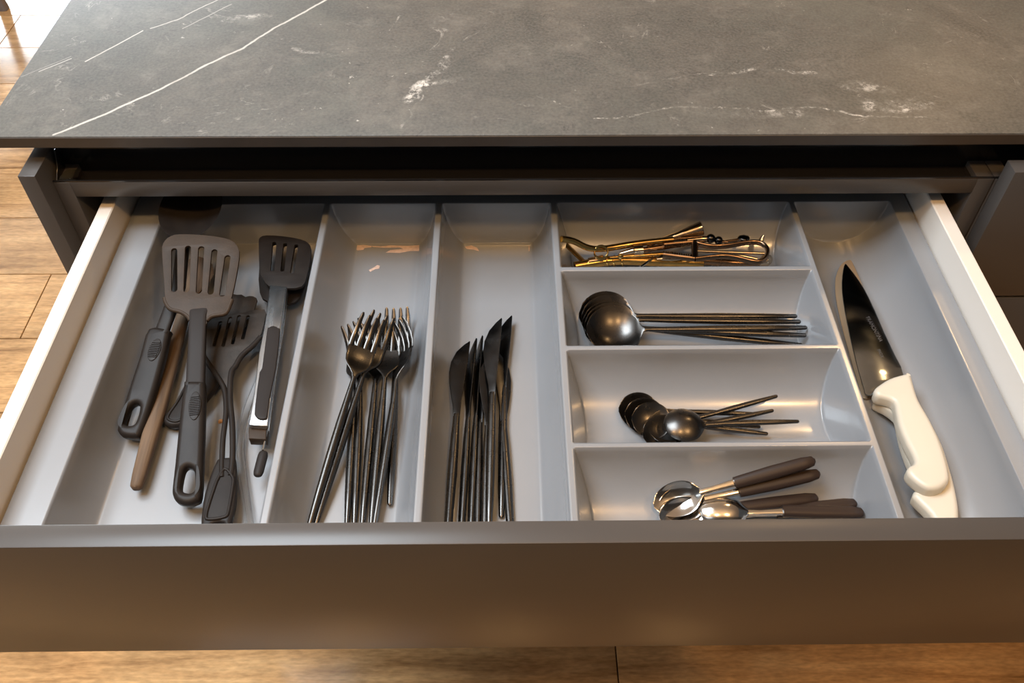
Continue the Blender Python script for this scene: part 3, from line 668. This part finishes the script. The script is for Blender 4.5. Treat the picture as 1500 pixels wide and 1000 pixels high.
# ------------------------------------------------------------------ table knives
KL = .222
def make_knife():
    hs = [(0, .0012, 0, .0012, 0), (.0015, .0022, 0, .0020, 0), (.03, .0035, 0, .0029, 0), (.075, .0042, 0, .0033, 0), (.112, .0037, 0, .0028, 0), (.130, .0030, 0, .0020, 0), (.137, .0030, 0, .0012, 0)]
    hm = loft_mesh('handle', hs, 14); hm.materials.append(M['black'])
    out = [(.0030, .133), (.0034, .150), (.0052, .175), (.0070, .200), (.0079, .221), (.0074, .2220), (.0020, .2170), (-.0045, .2085), (-.0088, .1965), (-.0098, .184), (-.0086, .170), (-.0060, .155), (-.0038, .144), (-.0030, .133)]
    o = shape2d('blade', [out], .0016, .0005, M['blade_black'], None, 0, 1); bmh = o.data; bpy.data.objects.remove(o)
    return hm, bmh
KN = make_knife()
def tknife(end, ze, tip, zt_, roll, label):
    A, B = at(*end, ze), at(*tip, zt_); d = (A - B).normalized(); A = B + d * KL
    f = Frame(A, B, roll); f.o = f.o - f.x * .0062; r = f.root('table_knife', label, 'knife', 'black table knives in the third compartment')
    link('handle', KN[0], None, r); link('blade', KN[1], None, r)
tknife((668, 766), -.134, (686, 503), -.131, .02, 'leftmost black table knife, rounded blade belly fully visible')
tknife((682, 766), -.133, (697, 499), -.128, .95, 'second black table knife from left, standing on edge')
tknife((695, 766), -.133, (706, 494), -.126, 1.05, 'third black table knife from left, standing on edge')
tknife((709, 766), -.134, (713, 508), -.132, .5, 'fourth black table knife from left, blade under the others')
tknife((722, 766), -.131, (728, 510), -.124, -.1, 'black table knife with wide flat blade under the topmost knife')
tknife((737, 766), -.133, (722, 507), -.128, 2.8, 'black table knife flipped over, curved edge showing at right')
tknife((745, 724), -.133, (748, 462), -.128, .35, 'rightmost black table knife, its tip reaching furthest back')
tknife((728, 728), -.124, (733, 466), -.112, .25, 'topmost black table knife lying across the others')

# ------------------------------------------------------------------ spoons
def spoon_meshes(L, bowl_l, bowl_w, depth, hw, ht, egg=1.0, mat_='black', neck=.0022, hl=None):
    """round-handled spoon along +Y, handle end at 0, bowl tip at L."""
    y1 = L - bowl_l
    hs = [(0, .0012, 0, .0012, 0), (.0012, hw * .65, 0, ht * .65, 0), (y1 * .25, hw * .9, 0, ht * .9, 0), (y1 * .5, hw, 0, ht, 0), (y1 * .8, hw * .8, .0003, ht * .8, 0), (y1 - .006, neck, .001, neck * .8, 0), (y1 + .001, neck * 1.1, .001, neck * .7, 0)]
    hm = loft_mesh('handle', hs, 12)
    st_ = [(y1, neck * 1.1, .001, neck * .7, 0), (y1 + bowl_l * .05, neck * 1.5, .0008, .0012, .0002)]
    n = 13
    for i in range(1, n + 1):
        t = i / n; s = 2 * (t ** egg) - 1
        w = bowl_w * math.sqrt(max(.012, 1 - s * s)); d = depth * max(0, 1 - abs(s) ** 2.2)
        if i == 1: w = max(w, neck * 2)
        st_.append((y1 + bowl_l * (.07 + .93 * t), w, .0008 - d, .0007, d))
    bm_ = loft_mesh('bowl', st_, 22, 2.0, 60)
    for q in (hm, bm_): q.materials.append(M[mat_])
    return hm, bm_
def spoon(kind, meshes, L, end, ze, tip, zt_, roll, label, group, flip=False, anchor='tip'):
    A, B = at(*end, ze), at(*tip, zt_); d = (A - B).normalized()
    if anchor == 'tip': A = B + d * L
    f = Frame(A, B, roll + (math.pi if flip else 0)); r = f.root(kind, label, 'spoon', group)
    link('handle', meshes[0], None, r); link('bowl', meshes[1], None, r)
    return r
SS = spoon_meshes(.212, .056, .0270, .0115, .0034, .0028, .92)
G = 'black soup spoons in the second cross compartment'
spoon('soup_spoon', SS, .212, (1168, 463), -.119, (848, 463), -.116, .30, 'black soup spoon with uppermost handle, bowl lowest in the nest', G)
spoon('soup_spoon', SS, .212, (1160, 471), -.118, (851, 468), -.1145, .28, 'black soup spoon second in the nest of bowls', G)
spoon('soup_spoon', SS, .212, (1150, 503), -.128, (853, 473), -.1130, .26, 'black soup spoon with lowest handle half behind the tray wall', G)
spoon('soup_spoon', SS, .212, (1178, 491), -.120, (856, 478), -.1115, .24, 'black soup spoon with longest reaching handle at right', G)
spoon('soup_spoon', SS, .212, (1162, 480), -.116, (859, 484), -.1100, .22, 'topmost black soup spoon, bowl open with two gold gleams', G)
TS = spoon_meshes(.120, .038, .0165, .0062, .0026, .0022, .95)
G = 'black teaspoons in the third cross compartment'
spoon('teaspoon', TS, .120, (1108, 606), -.128, (906, 600), -.128, .45, 'leftmost black teaspoon of the nested three', G)
spoon('teaspoon', TS, .120, (1112, 625), -.130, (915, 606), -.126, .45, 'middle black teaspoon of the nested three', G)
spoon('teaspoon', TS, .120, (1113, 634), -.129, (925, 612), -.1235, .40, 'front black teaspoon of the nested three, bowl fully open', G)
spoon('teaspoon', TS, .120, (1118, 604), -.121, (940, 640), -.130, .3, 'black teaspoon nearly hidden behind the overturned bowl', G)
spoon('teaspoon', TS, .120, (1109, 588), -.116, (950, 632), -.128, .2, 'black teaspoon whose handle slants up furthest back', G)
spoon('teaspoon', TS, .120, (1170, 617), -.120, (972, 622), -.116, .1, 'overturned black teaspoon, back of its bowl upward', G, True)
# wooden-handled spoons
def wood_spoon_meshes():
    y1 = .0935
    hs = [(0, .0015, 0, .0012, 0), (.002, .0040, 0, .0032, 0), (.010, .0052, 0, .0042, 0), (.036, .0056, 0, .0044, 0), (.062, .0050, 0, .0040, 0), (.0665, .0048, 0, .0038, 0)]
    hm = loft_mesh('handle', hs, 14, 2.6); hm.materials.append(M['darkwood'])
    ns = [(.066, .0034, 0, .0014, 0), (.074, .0028, .001, .0013, 0), (.084, .0024, .0025, .0013, 0), (y1 + .002, .0028, .0027, .0012, 0)]
    nm = loft_mesh('neck', ns, 12, 3); nm.materials.append(M['polished'])
    st_ = [(y1, .0028, .0027, .0012, 0)]
    for i in range(1, 14):
        t = i / 13; s = 2 * t ** .88 - 1; w = .0140 * math.sqrt(max(.015, 1 - s * s)); d = .0062 * max(0, 1 - abs(s) ** 2.2)
        st_.append((y1 + .002 + .0385 * t, w, .0027 - d, .0008, d))
    bm_ = loft_mesh('bowl', st_, 22, 2, 60); bm_.materials.append(M['polished'])
    return hm, nm, bm_
WS = wood_spoon_meshes()
def wspoon(end, ze, tip, zt_, roll, label, flip=False):
    A, B = at(*end, ze), at(*tip, zt_); d = (B - A).normalized(); B = A + d * .134
    f = Frame(A, B, roll + (math.pi if flip else 0)); r = f.root('dark_handled_spoon', label, 'spoon', 'spoons with dark brown handles in the front cross compartment')
    for nm, m_ in zip(('handle', 'neck', 'bowl'), WS): link(nm, m_, None, r)
wspoon((1194, 674), -.089, (967, 738), -.120, .45, 'dark-handled steel spoon furthest back, handle slanting up')
wspoon((1201, 693), -.100, (970, 745), -.123, .4, 'dark-handled steel spoon second from back, bowl behind another')
wspoon((1198, 729), -.122, (970, 757), -.122, .35, 'dark-handled steel spoon with brown gleam in its open bowl')
wspoon((1255, 737), -.122, (1018, 764), -.129, .1, 'dark-handled steel spoon under the overturned one')
wspoon((1265, 751), -.120, (1026, 746), -.114, .1, 'overturned dark-handled steel spoon with bright bowl back', True)

# ------------------------------------------------------------------ gold bar tools, rear cross compartment
Zg = zoomed(815, 320, 8.824); Zh = zoomed(970, 310, 8.333)
def wires(px, z): return [at(u, v, z if not isinstance(z, (list, tuple)) else z[i]) for i, (u, v) in enumerate(px)]
def loose(name, label, cat): return empty(name, (0, 0, 0), label, cat, 'metal bar tools in the rear cross compartment')
def rooted(name, label, cat, base):
    o = loose(name, label, cat); o.location = base; return o
def ltube(name, pts, rad, m, root, N=10, sub=4, flat=1.0): return tube(name, [p - root.location for p in pts], rad, M[m], root, N, sub, flat)
b0 = at(880, 368, -.128)
r = rooted('gold_tongs', 'bent gold tube with spring coil at the left wall', 'bar tool', b0)
ltube('tube', wires([(823, 350), (840, 353), (862, 363), (885, 364), (930, 357), (985, 351)], [-.098, -.104, -.114, -.120, -.120, -.117]), .0034, 'gold', r)
cx = at(880, 367, -.120); pts = []
for i in range(40):
    t = i / 39 * 2 * math.pi * 3; pts.append(cx + Vector((.007 * math.cos(t) , .004 * math.sin(t) - .004, .0055 * math.sin(t) + .0006 * i / 10)))
ltube('spring_coil', pts, .0009, 'gold', r, 6, 1)
r = rooted('flared_tube', 'pale bronze flared tube with open end pointing up right', 'bar tool', at(975, 350, -.124))
A, B = at(962, 355, -.122) - r.location, at(1028, 334, -.108) - r.location
tube('tube_body', [A, A + (B - A) * .4, A + (B - A) * .8, B], [.0028, .0042, .0064, .0076], M['palegold'], r, 18, 3)
tube('mouth_shade_disc', [B - (B - A) * .002, B + (B - A).normalized() * .0006], [.0068, .0066], M['carcass'], r, 18, 1)  # dark disc painted for the shaded hollow; the tube end itself is closed
r = rooted('gold_flat_strip', 'flat gold strip slanting at the left end of compartment', 'bar tool', at(848, 372, -.130))
ltube('strip', wires([(830, 359), (858, 386)], [-.104, -.126]), .0042, 'gold', r, 8, 2, .25)
r = rooted('gold_rod', 'thick gold rod with coiled rings along the divider', 'bar tool', at(920, 384, -.130))
ltube('rod', wires([(842, 390), (885, 383), (910, 381), (960, 383), (1030, 386)], [-.126, -.126, -.126, -.127, -.128]), .0050, 'gold', r, 14)
for uu in (889, 899, 911):
    c_ = at(uu, 382, -.126) - r.location
    tube('ring', [c_ + Vector((.0008 * math.sin(2 * t), .0056 * math.cos(t), .0056 * math.sin(t))) for t in np.linspace(0, 2 * math.pi, 17)], .0009, M['gold'], r, 6, 1)
r = rooted('gold_scoop', 'short gold piece with bright tip among bar tools', 'bar tool', at(870, 382, -.124))
ltube('body', wires([(862, 381), (884, 377)], [-.120, -.119]), [.0030, .0042], 'palegold', r, 12, 3, .5)
r = rooted('bronze_stirrer', 'pale bronze stirrer with cylindrical ferrule behind the ice tongs', 'bar tool', at(935, 368, -.120))
ltube('ferrule', wires([(928, 367), (941, 366)], -.114), .0052, 'palegold', r, 16, 2)
ltube('stem', wires([(908, 372), (928, 367)], [-.117, -.114]), [.0022, .0036], 'palegold', r, 12, 2)
ltube('stem', wires([(941, 366), (1010, 356)], [-.114, -.114]), .0030, 'bronze', r, 12, 2)
# ice tongs
r = rooted('ice_tongs', 'bronze ice tongs with loop end and serrated jaws', 'tongs', at(1060, 370, -.118))
zt_ = -.108
loop = Zh([(390, 375), (470, 400), (620, 425), (800, 415), (950, 390), (1100, 372), (1200, 385), (1275, 440), (1285, 510), (1250, 580), (1180, 615), (1080, 605), (920, 565), (760, 545), (600, 555), (480, 570), (400, 580)])
P = wires(loop, zt_)
tube('loop', [p - r.location for p in P], .0021, M['bronze'], r, 10, 4, 1.6)
for pa, pb in (((385, 375), (20, 410)), ((395, 578), (10, 530))):
    a, b_ = at(*Zh([pa])[0], zt_), at(*Zh([pb])[0], zt_ - .002)
    j = ltube('jaw', [a, b_], .0022, 'bronze', r, 8, 1, 1.3)
    for i in range(14):
        p = a + (b_ - a) * ((i + .5) / 14) + Vector((0, (.0026 if pa[1] > 400 else -.0026) * (1 if pa[1] > 400 else 1), .0012)) - r.location
        tube('tooth', [p, p + Vector((0, .0018 if pa[1] > 400 else -.0018, .0006))], [.0010, .0004], M['bronze'], j, 6, 1)
a, b_ = at(*Zh([(400, 375)])[0], zt_), at(*Zh([(395, 580)])[0], zt_); c1, c2 = at(*Zh([(330, 400)])[0], zt_), at(*Zh([(330, 560)])[0], zt_)
ltube('bridge', [a, (a + b_) / 2, b_], .0036, 'bronze', r, 8, 2)
ltube('inner_rod', wires(Zh([(410, 480), (800, 495), (1245, 510)]), zt_ + .001), .0017, 'palegold', r, 10, 3)
ltube('inner_rod', wires(Zh([(840, 520), (980, 540), (1160, 580)]), zt_ - .004), .0019, 'palegold', r, 10, 3)
r = rooted('dark_paddle', 'small dark bronze paddle spoon behind the ice tongs', 'bar tool', at(1080, 352, -.116))
ltube('stem', wires(Zh([(700, 372), (880, 350), (940, 335)]), -.112), .0016, 'bronze', r, 8, 3)
ltube('paddle', wires(Zh([(930, 336), (960, 325), (1000, 325), (1040, 328), (1062, 338)]), -.111), [.0015, .0042, .0052, .0042, .0012], 'blade_black', r, 14, 3, .45)
r = rooted('ball_end_stirrer', 'bronze stirrer with two dark ball ends behind ice tongs', 'bar tool', at(1045, 352, -.114))
ltube('stem', wires(Zh([(300, 350), (480, 330), (580, 330)]), -.111), .0026, 'palegold', r, 10, 3)
for c_, rad in (((592, 328), .0050), ((688, 350), .0044)):
    p = at(*Zh([c_])[0], -.111) - r.location; bm = bmesh.new(); bmesh.ops.create_uvsphere(bm, u_segments=16, v_segments=10, radius=rad)
    s_ = link('ball', from_bm(bm, 'ball'), M['blade_black'], r); s_.location = p
ltube('stem', wires(Zh([(592, 335), (688, 355), (800, 370)]), -.112), .0016, 'bronze', r, 8, 3)
r = rooted('bronze_pick', 'short pale pick leaning at the loop end of ice tongs', 'bar tool', at(1117, 356, -.118))
ltube('pick', wires(Zh([(1190, 400), (1215, 330), (1245, 285)]), [-.116, -.112, -.108]), [.0032, .0026, .0010], 'palegold', r, 10, 3)
r = rooted('bronze_cup', 'round bronze cup end beside the right trough wall', 'bar tool', at(1124, 382, -.126))
ltube('cup', wires(Zh([(1180, 620), (1230, 610), (1270, 600), (1310, 605), (1335, 615)]), -.122), [.003, .0055, .0075, .0062, .002], 'palegold', r, 16, 3)
r = rooted('steel_clip', 'thin steel clip poking out over the divider', 'bar tool', at(948, 380, -.118))
ltube('wire', wires([(938, 391), (948, 384), (955, 379)], [-.110, -.112, -.116]), .0014, 'polished', r, 8, 3)
r = rooted('gold_pick', 'slim gold pick lying between coil and ice tongs', 'bar tool', at(930, 372, -.124))
ltube('pick', wires([(893, 377), (940, 374), (985, 371)], [-.118, -.119, -.120]), [.0012, .0022, .0018], 'gold', r, 8, 3)
ltube('bead', wires([(905, 375.5), (909, 375.2), (913, 375)], -.118), [.0016, .0036, .0016], 'gold', r, 12, 3)
r = rooted('wire_strainer_handle', 'dark bronze wire loop lying across the bar tools', 'bar tool', at(990, 362, -.118))
ltube('wire_loop', wires([(948, 362), (965, 355), (1000, 349), (1035, 347), (1042, 351), (1010, 356), (975, 362), (955, 365), (948, 362)], -.113), .0013, 'bronze', r, 8, 4)
r = rooted('bronze_spoon_back', 'small rounded bronze spoon back under the serrated jaws', 'bar tool', at(985, 378, -.122))
ltube('bowl', wires([(962, 379), (970, 377), (982, 376), (994, 377), (1002, 379)], -.118), [.001, .0042, .0058, .0042, .001], 'palegold', r, 14, 3, .5)
r = rooted('bronze_rod', 'dark bronze rod lying under the ice tongs', 'bar tool', at(1040, 384, -.130))
ltube('rod', wires([(985, 377), (1050, 384), (1118, 386)], [-.125, -.126, -.126]), .0042, 'bronze', r, 12, 3)

# ------------------------------------------------------------------ chef knives
Zk = zoomed(1200, 360, 4.545); Zl = zoomed(1240, 540, 4.165)
def chef(A, zA, B, zB, roll, blade, grip, label, m, text, gz=0):
    f = Frame(at(*A, zA), at(*B, zB), roll); r = f.root('chef_knife', label, 'knife', 'white-handled chef knives')
    bo = shape2d('blade', [f.tr(blade)], .0022, .0007, M[m], r, 0, 2, 1)
    shape2d('grip', [f.tr(grip)], .0155, .0046, M['white_plastic'], r, gz, 3, 4, 60)
    if text:
        for s, a, b_, size in text:
            cu = bpy.data.curves.new('t', 'FONT'); cu.body = s; cu.size = size; cu.extrude = .00006; cu.align_x = 'CENTER'; cu.align_y = 'CENTER'
            o = bpy.data.objects.new('t', cu); COL.objects.link(o); me = bpy.data.meshes.new_from_object(o.evaluated_get(bpy.context.evaluated_depsgraph_get())); bpy.data.objects.remove(o)
            t = link('etched_mark', me, M['etch'], bo); pa, pb = f.px(*a, .0011), f.px(*b_, .0011); t.location = ((pa.x + pb.x) / 2, (pa.y + pb.y) / 2, .00112); t.rotation_euler = (0, 0, math.atan2(pb.y - pa.y, pb.x - pa.x))
        fr = f.tr([(1269.5, 464.5), (1274, 463.5), (1291, 492), (1287, 495)], .0011)
        shape2d('etched_frame', [fr, [tuple(Vector(p) * .0 + Vector(p) + (sum((Vector(q) for q in fr), Vector((0, 0))) / 4 - Vector(p)).normalized() * .0004) for p in fr]], .0001, .00002, M['etch'], bo, .00113, 1)
    return r
bl2 = Zk([(200, 75), (160, 88), (128, 122), (102, 195), (100, 270), (108, 350), (140, 500), (200, 720), (268, 950), (285, 1010), (370, 1010), (560, 900), (500, 740), (400, 520), (300, 300), (265, 210), (220, 110)])
gr2 = Zl([(160, 215), (168, 196), (230, 150), (330, 110), (390, 130), (430, 220), (500, 340), (570, 480), (615, 620), (650, 750), (672, 880), (668, 965), (650, 1010), (600, 1030), (540, 985), (500, 912), (408, 818), (396, 795), (410, 765), (432, 742), (425, 690), (380, 605), (345, 520), (318, 430), (300, 340), (285, 300), (230, 258), (172, 230)])
chef((1398, 775), -.126, (1243, 378), -.130, .10, bl2, gr2, 'lower white-handled chef knife, warm grey blade edge peeking out', 'knife_edge', None)
bl1 = Zk([(172, 121), (158, 165), (150, 240), (152, 310), (162, 390), (186, 520), (221, 680), (261, 835), (298, 960), (309, 992), (352, 992), (420, 940), (566, 885), (500, 722), (430, 572), (370, 432), (300, 292), (240, 202), (200, 150)])
gr1 = Zl([(158, 162), (178, 132), (250, 86), (330, 61), (372, 54), (384, 66), (402, 132), (432, 222), (500, 340), (560, 470), (598, 590), (615, 680), (604, 722), (560, 755), (490, 760), (430, 730), (375, 682), (356, 648), (370, 620), (398, 602), (396, 560), (352, 472), (310, 370), (292, 285), (278, 228), (230, 206), (178, 192)])
chef((1376, 722), -.108, (1238, 387), -.118, .06, bl1, gr1, 'upper white-handled chef knife, dark blade with etched mark', 'knife_steel',
     [('TRAMONTINA', (1272, 467), (1288.5, 496), .0052), ('INOX', (1285, 508), (1294.5, 527), .0042)])

# ------------------------------------------------------------------ let every loose thing rest on the tray instead of cutting into it
bpy.context.view_layer.update()
HT = TZ - depth
def points(root):
    out = []; stack = [root]
    while stack:
        o = stack.pop(); stack += list(o.children)
        if o.type != 'MESH': continue
        co = np.empty(len(o.data.vertices) * 3); o.data.vertices.foreach_get('co', co)
        mw = np.array(o.matrix_world); out.append(co.reshape(-1, 3) @ mw[:3, :3].T + mw[:3, 3])
    return np.concatenate(out)
def settle(root):
    P = points(root); P = P[(P[:, 0] > X0) & (P[:, 0] < X1) & (P[:, 1] > Y0) & (P[:, 1] < Y1)]
    if not len(P): return 0, 0
    i = np.clip(np.rint((P[:, 0] - X0) / (X1 - X0) * (nx - 1)).astype(int), 0, nx - 1); j = np.clip(np.rint((P[:, 1] - Y0) / (Y1 - Y0) * (ny - 1)).astype(int), 0, ny - 1)
    pen = HT[i, j] + .0003 - P[:, 2]
    f = FRAMES.get(root.name)
    if f is None:
        a = b_ = max(0.0, float(pen.max()))
        if a: d = CC - root.location; root.location = root.location + d * (min(a, .01) / d.z)
        return a, b_
    t = np.clip(((P - np.array(f.o)) @ np.array(f.y)) / f.len, 0, 1); a = b_ = 0.0
    for _ in range(60):
        rest = pen - (a * (1 - t) + b_ * t); k = int(rest.argmax())
        if rest[k] < 1e-5: break
        if t[k] < .5: a += rest[k] * .7
        else: b_ += rest[k] * .7
    a, b_ = min(a, .016), min(b_, .016)
    A, B = f.o, f.o + f.y * f.len; dA, dB = CC - A, CC - B
    A = A + dA * (a / dA.z); B = B + dB * (b_ / dB.z)
    g = Frame(A, B, f.roll)
    root.matrix_world = Matrix(((g.x.x, g.y.x, g.n.x, A.x), (g.x.y, g.y.y, g.n.y, A.y), (g.x.z, g.y.z, g.n.z, A.z), (0, 0, 0, 1)))
    return a, b_
for o in [o for o in bpy.data.objects if o.parent is None and o.get('category') in ('spoon', 'fork', 'knife', 'tongs', 'turner', 'spatula', 'bar tool', 'utensil')]:
    q = settle(o)
    if DEBUG and max(q) > .002: print('SETTLE', o.name, o['label'][:50], [round(v * 1000, 1) for v in q])
